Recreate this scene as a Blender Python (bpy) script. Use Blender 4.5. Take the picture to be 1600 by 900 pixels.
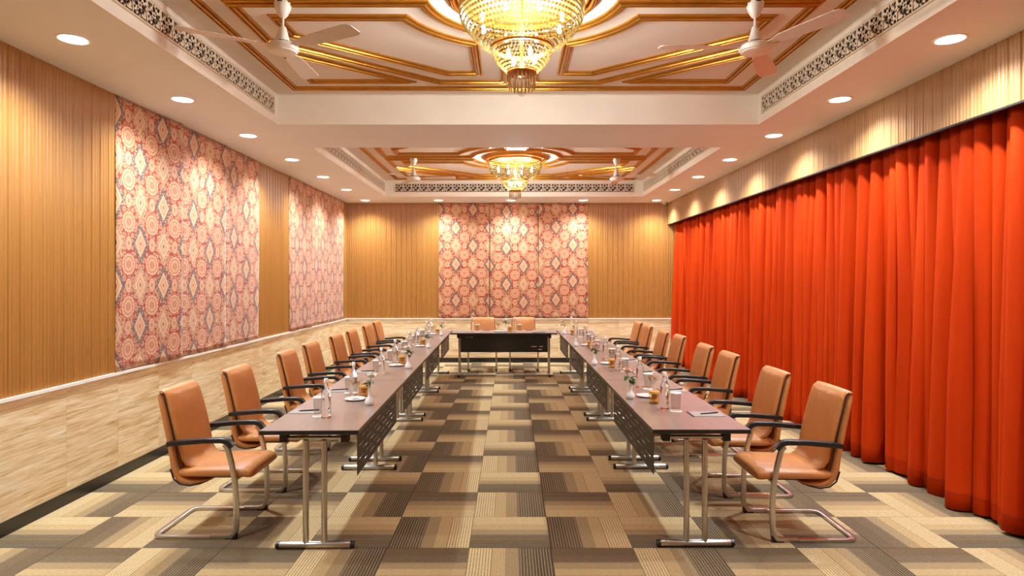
import bpy, bmesh, math, random
from mathutils import Vector, Matrix

random.seed(7)
PI = math.pi
for o in list(bpy.data.objects):
    bpy.data.objects.remove(o, do_unlink=True)
scene = bpy.context.scene
COL = scene.collection

# ------------------------------------------------------------------ camera
CAM_H = 1.64
cam_d = bpy.data.cameras.new('camera')
cam = bpy.data.objects.new('camera', cam_d)
COL.objects.link(cam)
cam.location = (0, 0, CAM_H)
cam.rotation_euler = (PI / 2, 0, 0)
cam_d.sensor_width = 36.0
cam_d.lens = 36.0 * 977 / 1600
cam_d.shift_x = 3 / 1600
cam_d.shift_y = -13 / 1600
cam_d.clip_start = 0.05
scene.camera = cam

# ------------------------------------------------------------------ world, exposure
world = bpy.data.worlds.new('world')
scene.world = world
world.use_nodes = True
world.node_tree.nodes['Background'].inputs[0].default_value = (1.0, 0.86, 0.70, 1)
world.node_tree.nodes['Background'].inputs[1].default_value = 0.05
vs = scene.view_settings
vs.view_transform = 'Standard'
vs.look = 'None'
vs.gamma = 1
vs.use_curve_mapping = False
vs.exposure = 0.90

# lamp strengths (lamps themselves are built further down)
P_DOWN = 135.0          # recessed downlight, watts
P_CH_UP = 58.0        # chandelier, upper bowl
P_CH_LOW = 60.0        # chandelier, lower bowl
C_DOWN = (0.86, 1.0, 1.12)
C_CH = (0.92, 1.0, 1.02)

# ------------------------------------------------------------------ dimensions
XL, XR, YB, YF = -3.25, 3.42, 12.40, -0.90     # room shell
XV = 3.13                                      # valance face
ZS, ZC = 3.16, 3.46                            # soffit, coffer ceiling
CX = 0.075                                     # coffer centre line
RX0, RX1 = -2.29, 2.44                         # coffer sides
COF = [(1.87, 6.13, 4.00), (7.18, 11.44, 9.31)]  # y0, y1, centre y
ZW = 0.86                                      # wainscot top
ZT = 0.75                                      # table top

# ================================================================== helpers
def lin(c):
    def f(v):
        v /= 255.0
        return v / 12.92 if v <= 0.04045 else ((v + 0.055) / 1.055) ** 2.4
    return (f(c[0]), f(c[1]), f(c[2]), 1.0)


def link(o, parent=None):
    COL.objects.link(o)
    if parent is not None:
        o.parent = parent
    return o


def tag(o, label=None, cat=None, group=None, kind=None):
    if label: o['label'] = label
    if cat: o['category'] = cat
    if group: o['group'] = group
    if kind: o['kind'] = kind
    return o


def empty(name, loc=(0, 0, 0), rz=0.0, label=None, cat=None, group=None, kind=None):
    o = bpy.data.objects.new(name, None)
    o.empty_display_size = 0.05
    o.location = loc
    o.rotation_euler = (0, 0, rz)
    link(o)
    return tag(o, label, cat, group, kind)


def children_of(o):
    return list(KIDS.get(o.name, []))


KIDS = {}


def copy_tree(o, parent=None):
    c = o.copy()
    link(c, parent)
    for ch in [x for x in o.children]:
        copy_tree(ch, c)
    return c


class MB:
    def __init__(s):
        s.v, s.f = [], []

    def add(s, vs_, fs_):
        n = len(s.v)
        s.v += [tuple(p) for p in vs_]
        s.f += [tuple(i + n for i in f) for f in fs_]
        return s

    def box(s, x0, x1, y0, y1, z0, z1):
        return s.add([(x0, y0, z0), (x1, y0, z0), (x1, y1, z0), (x0, y1, z0),
                      (x0, y0, z1), (x1, y0, z1), (x1, y1, z1), (x0, y1, z1)],
                     [(3, 2, 1, 0), (4, 5, 6, 7), (0, 1, 5, 4), (1, 2, 6, 5), (2, 3, 7, 6), (3, 0, 4, 7)])

    def lathe(s, prof, seg=20, c=(0, 0, 0), axis='z', cap0=True, cap1=True):
        vs_, fs_ = [], []
        for r, h in prof:
            for k in range(seg):
                a = 2 * PI * k / seg
                if axis == 'z':
                    vs_.append((c[0] + r * math.cos(a), c[1] + r * math.sin(a), c[2] + h))
                elif axis == 'x':
                    vs_.append((c[0] + h, c[1] + r * math.cos(a), c[2] + r * math.sin(a)))
                else:
                    vs_.append((c[0] + r * math.sin(a), c[1] + h, c[2] + r * math.cos(a)))
        for i in range(len(prof) - 1):
            for k in range(seg):
                a, b = i * seg + k, i * seg + (k + 1) % seg
                fs_.append((a, b, b + seg, a + seg))
        if cap0 and prof[0][0] > 1e-5: fs_.append(tuple(range(seg - 1, -1, -1)))
        if cap1 and prof[-1][0] > 1e-5: fs_.append(tuple((len(prof) - 1) * seg + k for k in range(seg)))
        return s.add(vs_, fs_)

    def sweep(s, pts, sect, closed=False, up=(0, 0, 1), cap=True):
        """sweep section [(a, b)] (a sideways, b along up-ish) along pts with mitred frames"""
        P = [Vector(p) for p in pts]
        n, m = len(P), len(sect)
        vs_, fs_ = [], []
        up = Vector(up)
        for i in range(n):
            if closed:
                d0 = (P[i] - P[i - 1]).normalized()
                d1 = (P[(i + 1) % n] - P[i]).normalized()
            else:
                d0 = (P[i] - P[i - 1]).normalized() if i else (P[1] - P[0]).normalized()
                d1 = (P[i + 1] - P[i]).normalized() if i < n - 1 else d0
            t = (d0 + d1)
            t = t.normalized() if t.length > 1e-6 else d1
            side = t.cross(up)
            side = side.normalized() if side.length > 1e-5 else Vector((0, 1, 0))
            u2 = side.cross(t).normalized()
            ca = max(0.35, t.dot(d1))
            # mitre: scale in the plane of the bend
            bend = (d1 - d0)
            bs = abs(bend.normalized().dot(side)) if bend.length > 1e-6 else 0
            bu = abs(bend.normalized().dot(u2)) if bend.length > 1e-6 else 0
            ks = 1 + (1 / ca - 1) * bs
            ku = 1 + (1 / ca - 1) * bu
            for a, b in sect:
                vs_.append(P[i] + side * a * ks + u2 * b * ku)
        rng = n if closed else n - 1
        for i in range(rng):
            for k in range(m):
                a, b = i * m + k, i * m + (k + 1) % m
                c, d = ((i + 1) % n) * m + (k + 1) % m, ((i + 1) % n) * m + k
                fs_.append((a, b, c, d))
        if not closed and cap:
            fs_.append(tuple(range(m - 1, -1, -1)))
            fs_.append(tuple((n - 1) * m + k for k in range(m)))
        return s.add(vs_, fs_)

    def tube(s, pts, r, seg=10, closed=False, up=(0, 0, 1)):
        return s.sweep(pts, [(r * math.cos(2 * PI * k / seg), r * math.sin(2 * PI * k / seg)) for k in range(seg)], closed, up)

    def loft(s, secs, N=20, e=3.0):
        """secs: (cx, cz, nx, nz, half_thickness, half_width): superellipse rings across y"""
        vs_, fs_ = [], []
        for cx, cz, nx, nz, t, w in secs:
            for k in range(N):
                a = 2 * PI * k / N
                ca, sa = math.cos(a), math.sin(a)
                y = w * math.copysign(abs(ca) ** (2 / e), ca)
                o = t * math.copysign(abs(sa) ** (2 / e), sa)
                vs_.append((cx + nx * o, y, cz + nz * o))
        for i in range(len(secs) - 1):
            for k in range(N):
                a, b = i * N + k, i * N + (k + 1) % N
                fs_.append((a, b, b + N, a + N))
        fs_.append(tuple(range(N - 1, -1, -1)))
        fs_.append(tuple((len(secs) - 1) * N + k for k in range(N)))
        return s.add(vs_, fs_)

    def mesh(s, name, mat, smooth=35):
        me = bpy.data.meshes.new(name)
        me.from_pydata(s.v, [], s.f)
        bm = bmesh.new(); bm.from_mesh(me)
        bmesh.ops.recalc_face_normals(bm, faces=bm.faces)
        bm.to_mesh(me); bm.free()
        if smooth:
            for p in me.polygons: p.use_smooth = True
            me.set_sharp_from_angle(angle=math.radians(smooth))
        if mat: me.materials.append(mat)
        return me

    def build(s, name, mat, parent=None, smooth=35, loc=None, rz=None):
        o = bpy.data.objects.new(name, s.mesh(name, mat, smooth))
        link(o, parent)
        if loc: o.location = loc
        if rz is not None: o.rotation_euler = (0, 0, rz)
        return o


def inst(name, me, parent=None, loc=(0, 0, 0), rot=(0, 0, 0), scale=None):
    o = bpy.data.objects.new(name, me)
    link(o, parent)
    o.location = loc; o.rotation_euler = rot
    if scale: o.scale = scale
    return o


def bevel(o, w, seg=2):
    m = o.modifiers.new('bevel', 'BEVEL'); m.width = w; m.segments = seg; m.limit_method = 'ANGLE'
    return o


def plate_mesh(name, loops, thick, mat):
    """flat plate in the xy plane with holes: first loop is the outline"""
    cu = bpy.data.curves.new(name + '_c', 'CURVE')
    cu.dimensions = '2D'; cu.fill_mode = 'BOTH'; cu.extrude = thick / 2
    for lp in loops:
        sp = cu.splines.new('POLY'); sp.points.add(len(lp) - 1)
        for i, p in enumerate(lp): sp.points[i].co = (p[0], p[1], 0, 1)
        sp.use_cyclic_u = True
    ob = bpy.data.objects.new(name + '_c', cu); COL.objects.link(ob)
    dg = bpy.context.evaluated_depsgraph_get()
    me = bpy.data.meshes.new_from_object(ob.evaluated_get(dg))
    bpy.data.objects.remove(ob); bpy.data.curves.remove(cu)
    me.name = name
    me.materials.clear(); me.materials.append(mat)
    for p in me.polygons: p.use_smooth = False
    return me


# ---------------------------------------------------------------- node helpers
class S:
    nt = None

    def __init__(s, k): s.k = k

    @staticmethod
    def m(op, a, b=None, c=None):
        n = S.nt.nodes.new('ShaderNodeMath'); n.operation = op
        for i, x in enumerate((a, b, c)):
            if x is None: continue
            if isinstance(x, S): S.nt.links.new(x.k, n.inputs[i])
            else: n.inputs[i].default_value = x
        return S(n.outputs[0])

    def __add__(s, o): return S.m('ADD', s, o)
    __radd__ = __add__
    def __sub__(s, o): return S.m('SUBTRACT', s, o)
    def __rsub__(s, o): return S.m('SUBTRACT', o, s)
    def __mul__(s, o): return S.m('MULTIPLY', s, o)
    __rmul__ = __mul__
    def __truediv__(s, o): return S.m('DIVIDE', s, o)
    def lt(s, o): return S.m('LESS_THAN', s, o)
    def gt(s, o): return S.m('GREATER_THAN', s, o)
    def abs(s): return S.m('ABSOLUTE', s)
    def sin(s): return S.m('SINE', s)
    def fract(s): return S.m('FRACT', s)
    def floor(s): return S.m('FLOOR', s)
    def sqrt(s): return S.m('SQRT', s)
    def clamp(s): return S.m('MINIMUM', S.m('MAXIMUM', s, 0.0), 1.0)


def newmat(name):
    m = bpy.data.materials.new(name); m.use_nodes = True
    S.nt = m.node_tree
    b = m.node_tree.nodes['Principled BSDF']
    return m, m.node_tree, b


def setp(b, **kw):
    for k, v in kw.items():
        b.inputs[k.replace('_', ' ')].default_value = v


def mixc(fac, a, b):
    n = S.nt.nodes.new('ShaderNodeMix'); n.data_type = 'RGBA'; n.clamp_factor = True
    def put(i, x):
        if isinstance(x, S): S.nt.links.new(x.k, n.inputs[i])
        elif isinstance(x, (int, float)): n.inputs[i].default_value = x
        else: n.inputs[i].default_value = x
    put(0, fac); put(6, a); put(7, b)
    return S(n.outputs[2])


def noise(vec, scale, detail=3, rough=0.5, out=0, dist=0.0):
    n = S.nt.nodes.new('ShaderNodeTexNoise')
    n.inputs['Scale'].default_value = scale; n.inputs['Detail'].default_value = detail
    n.inputs['Roughness'].default_value = rough; n.inputs['Distortion'].default_value = dist
    if vec is not None: S.nt.links.new(vec.k, n.inputs['Vector'])
    return S(n.outputs[out])


def coord(which='Object'):
    n = S.nt.nodes.new('ShaderNodeTexCoord')
    return S(n.outputs[which])


def sep(v):
    n = S.nt.nodes.new('ShaderNodeSeparateXYZ'); S.nt.links.new(v.k, n.inputs[0])
    return S(n.outputs[0]), S(n.outputs[1]), S(n.outputs[2])


def comb(x, y, z):
    n = S.nt.nodes.new('ShaderNodeCombineXYZ')
    for i, a in enumerate((x, y, z)):
        if isinstance(a, S): S.nt.links.new(a.k, n.inputs[i])
        else: n.inputs[i].default_value = a
    return S(n.outputs[0])


def ramp(fac, stops, mode='LINEAR'):
    n = S.nt.nodes.new('ShaderNodeValToRGB'); n.color_ramp.interpolation = mode
    el = n.color_ramp.elements
    while len(el) < len(stops): el.new(0.5)
    for e, (p, c) in zip(el, stops):
        e.position = p; e.color = c
    S.nt.links.new(fac.k, n.inputs[0])
    return S(n.outputs[0])


def orand():
    n = S.nt.nodes.new('ShaderNodeObjectInfo'); return S(n.outputs['Random'])


def wire(s, sock): S.nt.links.new(s.k, sock)


def bump(b, h, strength, dist=0.01):
    n = S.nt.nodes.new('ShaderNodeBump'); n.inputs['Strength'].default_value = strength
    n.inputs['Distance'].default_value = dist
    wire(h, n.inputs['Height']); S.nt.links.new(n.outputs[0], b.inputs['Normal'])


# ================================================================== materials
MT = {}


def simple(key, rgb, rough=0.5, metal=0.0, spec=0.5, var=0.0, vscale=20, **kw):
    m, nt, b = newmat(key)
    setp(b, Roughness=rough, Metallic=metal)
    b.inputs['Specular IOR Level'].default_value = spec
    c = lin(rgb)
    if var:
        f = noise(coord(), vscale, 3)
        d = tuple(max(0, x * (1 - var)) for x in c[:3]) + (1,)
        l = tuple(min(1, x * (1 + var)) for x in c[:3]) + (1,)
        wire(ramp(f, [(0.3, d), (0.7, l)]), b.inputs['Base Color'])
    else:
        b.inputs['Base Color'].default_value = c
    for k, v in kw.items(): b.inputs[k.replace('_', ' ')].default_value = v
    MT[key] = m
    return m


simple('soffit_paint', (238, 239, 240), 0.7, var=0.02, vscale=2)
simple('fascia_paint', (242, 230, 212), 0.6, var=0.03, vscale=3)
simple('coffer_paint', (228, 212, 196), 0.65, var=0.03, vscale=2)
simple('gold', (196, 134, 50), 0.28, metal=0.85, var=0.12, vscale=9)
simple('bronze', (120, 80, 34), 0.5, metal=0.4, var=0.1)
simple('crystal_drops', (250, 222, 170), 0.08, var=0.05, Transmission_Weight=0.6)
simple('black_plastic', (26, 24, 23), 0.38, var=0.1)
simple('black_matte', (22, 20, 19), 0.6, var=0.1)
simple('black_track', (30, 27, 25), 0.6, var=0.1)
simple('baseboard_black', (34, 30, 27), 0.25, var=0.15, vscale=6)
simple('chrome', (200, 195, 188), 0.3, metal=1.0, var=0.02)
simple('fan_white', (240, 230, 218), 0.35, var=0.03)
simple('fan_blade', (220, 202, 190), 0.3, var=0.05)
simple('cap_trim', (246, 238, 226), 0.35, var=0.02)
simple('lattice', (233, 214, 188), 0.6, var=0.02)
simple('porcelain', (245, 242, 236), 0.12, var=0.01)
simple('paper', (178, 163, 153), 0.7, var=0.02)
simple('card', (250, 247, 240), 0.6, var=0.01)
simple('pen_black', (18, 22, 26), 0.3, var=0.1)
simple('leaf', (62, 92, 40), 0.5, var=0.4, vscale=60)
simple('stem', (70, 100, 50), 0.5, var=0.2)
simple('rose_pink', (246, 206, 190), 0.55, var=0.06, vscale=60, Subsurface_Weight=0.15)
simple('rose_white', (250, 240, 226), 0.55, var=0.04, vscale=60, Subsurface_Weight=0.15)
simple('cookie', (205, 138, 52), 0.7, var=0.35, vscale=90)
simple('cookie_gold', (234, 178, 60), 0.7, var=0.25, vscale=90)
simple('sweet_red', (170, 70, 40), 0.35, var=0.1)
simple('sweet_gold', (222, 170, 70), 0.3, metal=0.5, var=0.1)
simple('sweet_brown', (96, 56, 34), 0.4, var=0.1)
simple('jar_lid', (222, 170, 84), 0.4, var=0.1, vscale=40)
simple('table_edge', (38, 34, 32), 0.35, var=0.1)
simple('panel_black', (46, 39, 32), 0.5, var=0.05)
simple('panel_gloss', (30, 26, 23), 0.12, var=0.05)
simple('underframe', (20, 18, 17), 0.5, var=0.1)
simple('wall_plain', (190, 150, 105), 0.7, var=0.05)
simple('grille_shade', (9, 8, 7), 0.8, var=0.1)  # near-black colour stands in for shade behind the grille holes
simple('cable', (20, 18, 17), 0.5, var=0.1)

# leather
m, nt, b = newmat('leather')
P = coord()
base = mixc(noise(P, 5, 3), lin((188, 116, 58)), lin((210, 138, 78)))
wire(base, b.inputs['Base Color'])
setp(b, Roughness=0.38)
bump(b, noise(P, 260, 2) * 0.05 + noise(P, 9, 3, 0.55, dist=0.8), 0.35, 0.02)
MT['leather'] = m
simple('leather_dark', (40, 22, 14), 0.5, var=0.1)

# fluted wood
def wood_mat(key, c0, c1, rough):
    m, nt, b = newmat(key)
    x, y, z = sep(coord())
    v = comb(x * 55.0, y * 55.0, z * 1.2)
    f = noise(v, 1.0, 4, 0.6)
    v2 = comb(x * 7.0, y * 7.0, z * 0.3)
    g = noise(v2, 1.0, 2)
    wire(mixc(f * 0.6 + g * 0.4, lin(c0), lin(c1)), b.inputs['Base Color'])
    setp(b, Roughness=rough)
    MT[key] = m
wood_mat('fluted_wood', (147, 92, 38), (190, 132, 64), 0.30)
wood_mat('valance_wood', (148, 102, 56), (188, 139, 84), 0.38)

# travertine
m, nt, b = newmat('travertine')
x, y, z = sep(coord())
r = orand()
along = x + y
w = noise(comb(along * 1.1 + r * 17.0, z * 14.0, r * 5.0), 1.6, 6, 0.65, dist=0.8)
w2 = noise(comb(along * 3.0 + r * 7.0, z * 75.0, r * 3.0), 1.0, 5, 0.7, dist=0.5)
blot = noise(comb(along * 1.0 + r * 9.0, z * 2.2, r), 1.4, 3)
c = ramp(w * 0.5 + w2 * 0.5, [(0.36, lin((184, 138, 82))), (0.45, lin((222, 190, 138))), (0.54, lin((240, 218, 176))), (0.64, lin((254, 244, 220)))])
c = mixc((blot - 0.50) * 2.6, c, mixc(0.6, c, lin((206, 146, 70))))
wire(c, b.inputs['Base Color'])
setp(b, Roughness=0.42)
bump(b, w2, 0.25, 0.004)
MT['travertine'] = m

# carpet
m, nt, b = newmat('carpet')
P = coord()
x, y, z = sep(P)
r = orand()
u = (x + 0.25) / 0.5
cr = ramp(u, [(0.0, lin((212, 182, 132))), (0.27, lin((188, 157, 110))), (0.44, lin((158, 132, 95))),
              (0.60, lin((102, 88, 70))), (0.78, lin((78, 69, 58)))], 'CONSTANT')
st = (u * 29.0).fract()
lines_l = st.lt(0.34) * u.lt(0.30) * 0.62
lines_d = st.lt(0.30) * u.gt(0.62) * 0.75
lines_m = st.lt(0.30) * u.gt(0.30) * u.lt(0.62) * 0.16
c = mixc(lines_l + lines_m, cr, lin((92, 72, 50)))
c = mixc(lines_d * 1.0, mixc(u.gt(0.62) * 0.45, c, lin((40, 33, 28))), lin((168, 140, 100)))
c = mixc(r * 0.25, c, mixc(0.5, c, lin((140, 98, 68))))
f = noise(comb(x * 160.0, y * 40.0, z), 1.0, 3, 0.7)
f2 = noise(P, 300, 2)
c = mixc((f - 0.42) * 1.3, c, lin((58, 46, 34)))
c = mixc((f2 - 0.5) * 0.9, c, lin((214, 182, 134)))
wire(c, b.inputs['Base Color'])
setp(b, Roughness=0.95)
b.inputs['Specular IOR Level'].default_value = 0.1
bump(b, f2, 0.3, 0.004)
MT['carpet'] = m
simple('carpet_plain', (140, 112, 78), 0.95, spec=0.1, var=0.3, vscale=120)
simple('carpet_joint', (70, 56, 40), 0.95, spec=0.1, var=0.3, vscale=120)

# velvet curtain
m, nt, b = newmat('velvet')
x, y, z = sep(coord())
f = noise(comb(x * 4, y * 4, z * 0.6), 1.5, 3)
wire(mixc(f, lin((174, 40, 2)), lin((206, 66, 8))), b.inputs['Base Color'])
setp(b, Roughness=0.7)
b.inputs['Sheen Weight'].default_value = 0.12
b.inputs['Sheen Roughness'].default_value = 0.35
b.inputs['Sheen Tint'].default_value = lin((255, 120, 30))
b.inputs['Specular IOR Level'].default_value = 0.08
MT['velvet'] = m

# table veneer
m, nt, b = newmat('veneer')
x, y, z = sep(coord())
f = noise(comb(x * 30, y * 2.0, 0.0), 1.0, 4, 0.6, dist=0.6)
wire(mixc(f, lin((140, 122, 112)), lin((172, 152, 140))), b.inputs['Base Color'])
setp(b, Roughness=0.30)
b.inputs['Coat Weight'].default_value = 0.3
b.inputs['Coat Roughness'].default_value = 0.05
MT['veneer'] = m

# printed fabric (red ground, diamonds, roundels, medallions); uv is in metres
m, nt, b = newmat('printed_fabric')
U, V, _ = sep(coord('UV'))
CW, CHh = 0.338, 0.359
p = U / CW; q = V / CHh
i_ = (p + 0.5).floor(); j_ = (q + 0.5).floor()
fx = p - i_; fy = q - j_
par = ((i_ + j_) * 0.5).fract() * 2.0                  # 0 or 1
ax = fx.abs() * CW; ay = fy.abs() * CHh               # metres from the diamond centre
hx = (CW / 2) - ax; hy = (CHh / 2) - ay               # metres from the cell corner
UV3 = comb(U, V, 0.0)
nz = noise(UV3, 55, 3, 0.6)
nf = noise(UV3, 170, 2, 0.6)
red = mixc(nf, lin((156, 36, 18)), lin((198, 68, 40)))
cream = mixc(noise(UV3, 120, 3), lin((222, 164, 116)), lin((250, 224, 186)))
cream2 = mixc(noise(UV3, 90, 3), lin((196, 126, 88)), lin((236, 192, 150)))
blue = mixc(nf, lin((60, 60, 74)), lin((112, 112, 122)))
brown = mixc(nf, lin((128, 84, 66)), lin((196, 144, 110)))
# ground of small roundels
vor = nt.nodes.new('ShaderNodeTexVoronoi'); vor.inputs['Scale'].default_value = 19.0
vor.inputs['Randomness'].default_value = 0.4
nt.links.new(UV3.k, vor.inputs['Vector'])
vd = S(vor.outputs['Distance'])
c = mixc(vd.lt(0.50), red, cream2)
c = mixc(vd.lt(0.23) * vd.gt(0.15), c, lin((186, 90, 66)))
c = mixc(vd.lt(0.08), c, lin((150, 70, 56)))
def ring(c, d, R, body, line, core, w=0.007):
    c = mixc(d.lt(R + 0.008), c, red)
    c = mixc(d.lt(R), c, body)
    c = mixc(d.lt(R * 0.72) * d.gt(R * 0.72 - w * 0.6), c, line)
    c = mixc(d.lt(R * 0.36), c, core)
    return c
# oval beside each diamond
do = ((hx * hx) * 2.0 + ay * ay).sqrt()
c = ring(c, do, 0.060, cream, lin((188, 96, 74)), lin((206, 134, 108)))
# round flower at the cell corners
ang = S.m('ARCTAN2', hy, hx)
dm = (hx * hx + hy * hy).sqrt() - (ang * 8.0).sin().abs() * 0.010
c = ring(c, dm, 0.084, cream, lin((186, 92, 70)), lin((220, 152, 122)), 0.012)
pet = ((ang * 8.0).sin().abs()).lt(0.28) * dm.lt(0.078) * dm.gt(0.034)
c = mixc(pet * 0.6, c, lin((196, 110, 86)))
dots = (ang * 16.0).sin().gt(0.2) * dm.lt(0.066) * dm.gt(0.050)
c = mixc(dots * 0.55, c, lin((186, 96, 66)))
dots = (ang * 12.0).sin().gt(0.0) * dm.lt(0.022) * dm.gt(0.010)
c = mixc(dots * 0.6, c, lin((170, 78, 54)))
# diamonds with a ragged dark border
zig = ((ax * 190.0).sin()) * 0.10 + (nz - 0.5) * 0.9
d0 = ax / 0.078 + ay / 0.118
dd = d0 + zig * 0.6
bord = mixc(par, blue, brown)
bord = mixc(nz.gt(0.55) * 0.8, bord, cream)
c = mixc(dd.lt(1.62), c, mixc(par, bord, mixc(nz.gt(0.5), brown, cream)))
c = mixc(d0.lt(1.14), c, mixc(par, lin((120, 70, 62)), lin((200, 150, 126))))
c = mixc(d0.lt(1.06), c, cream)
c = mixc(d0.lt(0.62) * d0.gt(0.50), c, lin((206, 132, 104)))
c = mixc(d0.lt(0.20), c, mixc(par, lin((196, 110, 80)), lin((120, 110, 120))))
c = mixc((nf - 0.50) * 3.2, c, lin((172, 90, 62)))
c = mixc((noise(UV3, 75, 3, 0.7) - 0.56) * 4.0, c, mixc(0.6, c, lin((146, 88, 66))))
mul = mixc(1.0, c, (0.80, 0.70, 0.60, 1)); mul.k.node.blend_type = 'MULTIPLY'; c = mul
wire(c, b.inputs['Base Color'])
setp(b, Roughness=0.6)
b.inputs['Sheen Weight'].default_value = 0.15
b.inputs['Specular IOR Level'].default_value = 0.3
MT['printed_fabric'] = m

# glass
def mk_glass(key, tint, gloss):
    m, nt, b = newmat(key)
    nt.nodes.remove(b)
    out = nt.nodes['Material Output']
    tr = nt.nodes.new('ShaderNodeBsdfTransparent'); tr.inputs[0].default_value = tint
    gl = nt.nodes.new('ShaderNodeBsdfGlossy'); gl.inputs['Roughness'].default_value = 0.04
    lw = nt.nodes.new('ShaderNodeLayerWeight'); lw.inputs[0].default_value = 0.5
    fc = S.m('POWER', S(lw.outputs['Facing']), 3.0) * gloss + 0.05
    mx = nt.nodes.new('ShaderNodeMixShader')
    nt.links.new(fc.k, mx.inputs[0]); nt.links.new(tr.outputs[0], mx.inputs[1]); nt.links.new(gl.outputs[0], mx.inputs[2])
    nt.links.new(mx.outputs[0], out.inputs[0])
    MT[key] = m
mk_glass('thin_glass', (0.93, 0.93, 0.92, 1), 0.55)
mk_glass('amber_glass', (0.97, 0.90, 0.74, 1), 0.45)
m, nt, b = newmat('water_glass')
setp(b, Roughness=0.02, IOR=1.38)
b.inputs['Transmission Weight'].default_value = 1.0
b.inputs['Base Color'].default_value = (0.97, 0.98, 0.98, 1)
MT['water_glass'] = m

# chandelier crystal: part clear, part light-scattering, part sparkle
def mk_crystal(key, tcol):
    m, nt, b = newmat(key)
    nt.nodes.remove(b)
    out = nt.nodes['Material Output']
    tr = nt.nodes.new('ShaderNodeBsdfTransparent'); tr.inputs[0].default_value = (0.98, 0.92, 0.78, 1)
    tl = nt.nodes.new('ShaderNodeBsdfTranslucent')
    x, y, z = sep(coord())
    cell = noise(coord(), 140, 1)
    wire(mixc((cell - 0.38) * 4.0, tuple(c_ * 0.45 for c_ in tcol) + (1,), tuple(c_ * 2.2 for c_ in tcol) + (1,)), tl.inputs[0])
    gl = nt.nodes.new('ShaderNodeBsdfGlossy'); gl.inputs[0].default_value = (0.8, 0.66, 0.42, 1); gl.inputs['Roughness'].default_value = 0.15
    m1 = nt.nodes.new('ShaderNodeMixShader'); m1.inputs[0].default_value = 0.74
    m2 = nt.nodes.new('ShaderNodeMixShader'); m2.inputs[0].default_value = 0.05
    nt.links.new(tr.outputs[0], m1.inputs[1]); nt.links.new(tl.outputs[0], m1.inputs[2])
    nt.links.new(m1.outputs[0], m2.inputs[1]); nt.links.new(gl.outputs[0], m2.inputs[2])
    nt.links.new(m2.outputs[0], out.inputs[0])
    MT[key] = m
mk_crystal('crystal', (0.085, 0.056, 0.020))
mk_crystal('crystal_low', (0.075, 0.050, 0.018))

def emis(key, rgb, s):
    m, nt, b = newmat(key)
    b.inputs['Base Color'].default_value = (1, 1, 1, 1)
    b.inputs['Emission Color'].default_value = rgb + (1,)
    b.inputs['Emission Strength'].default_value = s
    MT[key] = m
emis('lamp_lens', (1.0, 0.95, 0.88), 6.0)
emis('bulb_glow', (1.0, 0.86, 0.60), 6.0)


def spot_at(name, parent, loc, power, color, size_deg, blend, radius):
    d = bpy.data.lights.new(name, 'SPOT'); d.energy = power; d.color = color
    d.spot_size = math.radians(size_deg); d.spot_blend = blend; d.shadow_soft_size = radius
    o = bpy.data.objects.new(name, d); link(o, parent); o.location = loc
    return o


def point_at(name, parent, loc, power, color, radius):
    d = bpy.data.lights.new(name, 'POINT'); d.energy = power; d.color = color; d.shadow_soft_size = radius
    o = bpy.data.objects.new(name, d); link(o, parent); o.location = loc
    return o


# ================================================================== floor
floor = MB().box(XL - 0.2, XR + 0.2, YF - 0.2, YB + 0.2, -0.12, -0.006).build('floor', MT['carpet_joint'], smooth=0)
tag(floor, 'carpet tiled floor in brown and tan', None, None, 'structure')
tm = MB().box(-0.2493, 0.2493, -0.2493, 0.2493, -0.006, 0.0).mesh('carpet_tile', MT['carpet'], 0)
TX0, TY0 = -0.25, 3.823
for r_ in range(-5, 19):
    y0 = TY0 + 0.5 * r_
    for c_ in range(-6, 8):
        x0 = TX0 + 0.5 * c_
        if r_ < -3 or y0 > YB or x0 > XR: continue
        odd = c_ % 2
        hor = (r_ + c_) % 2 == 0
        if hor: rz = PI / 2 if odd else -PI / 2
        else: rz = PI if odd else 0
        inst('carpet_tile', tm, floor, (x0 + 0.25, y0 + 0.25, 0), (0, 0, rz))
MB().box(XL, XR, YF, TY0 - 1.5, -0.006, 0.0).build('carpet_strip', MT['carpet_plain'], floor, 0)


# ================================================================== walls
def fluted_mb(p0, p1, nrm, z0, z1, pitch=0.0335, depth=0.012):
    """fluted sheet from p0 to p1 (2D), ribs standing out along nrm"""
    p0 = Vector(p0); p1 = Vector(p1); L = (p1 - p0).length; d = (p1 - p0) / L; nn = Vector(nrm)
    n = max(1, round(L / pitch)); pt = L / n
    prof = [(0.0, 0.0), (0.10, 0.05), (0.18, 0.62), (0.32, 0.93), (0.5, 1.0), (0.68, 0.93), (0.82, 0.62), (0.90, 0.05)]
    pts = []
    for i in range(n):
        for a, h in prof:
            deep = (a < 0.15 and i % 3 == 0) or (a > 0.85 and i % 3 == 2)
            hh = h if (deep or 0.15 < a < 0.85) else 0.50
            pts.append(p0 + d * (pt * (i + a)) + nn * (depth * hh))
    pts.append(p1)
    m_ = len(pts)
    vs_ = [(p.x, p.y, z0) for p in pts] + [(p.x, p.y, z1) for p in pts]
    fs_ = [(i, i + 1, m_ + i + 1, m_ + i) for i in range(m_ - 1)]
    return MB().add(vs_, fs_)


def wall(name, mb, label):
    o = mb.build(name, MT['wall_plain'], smooth=0)
    return tag(o, label, None, None, 'structure')


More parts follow.
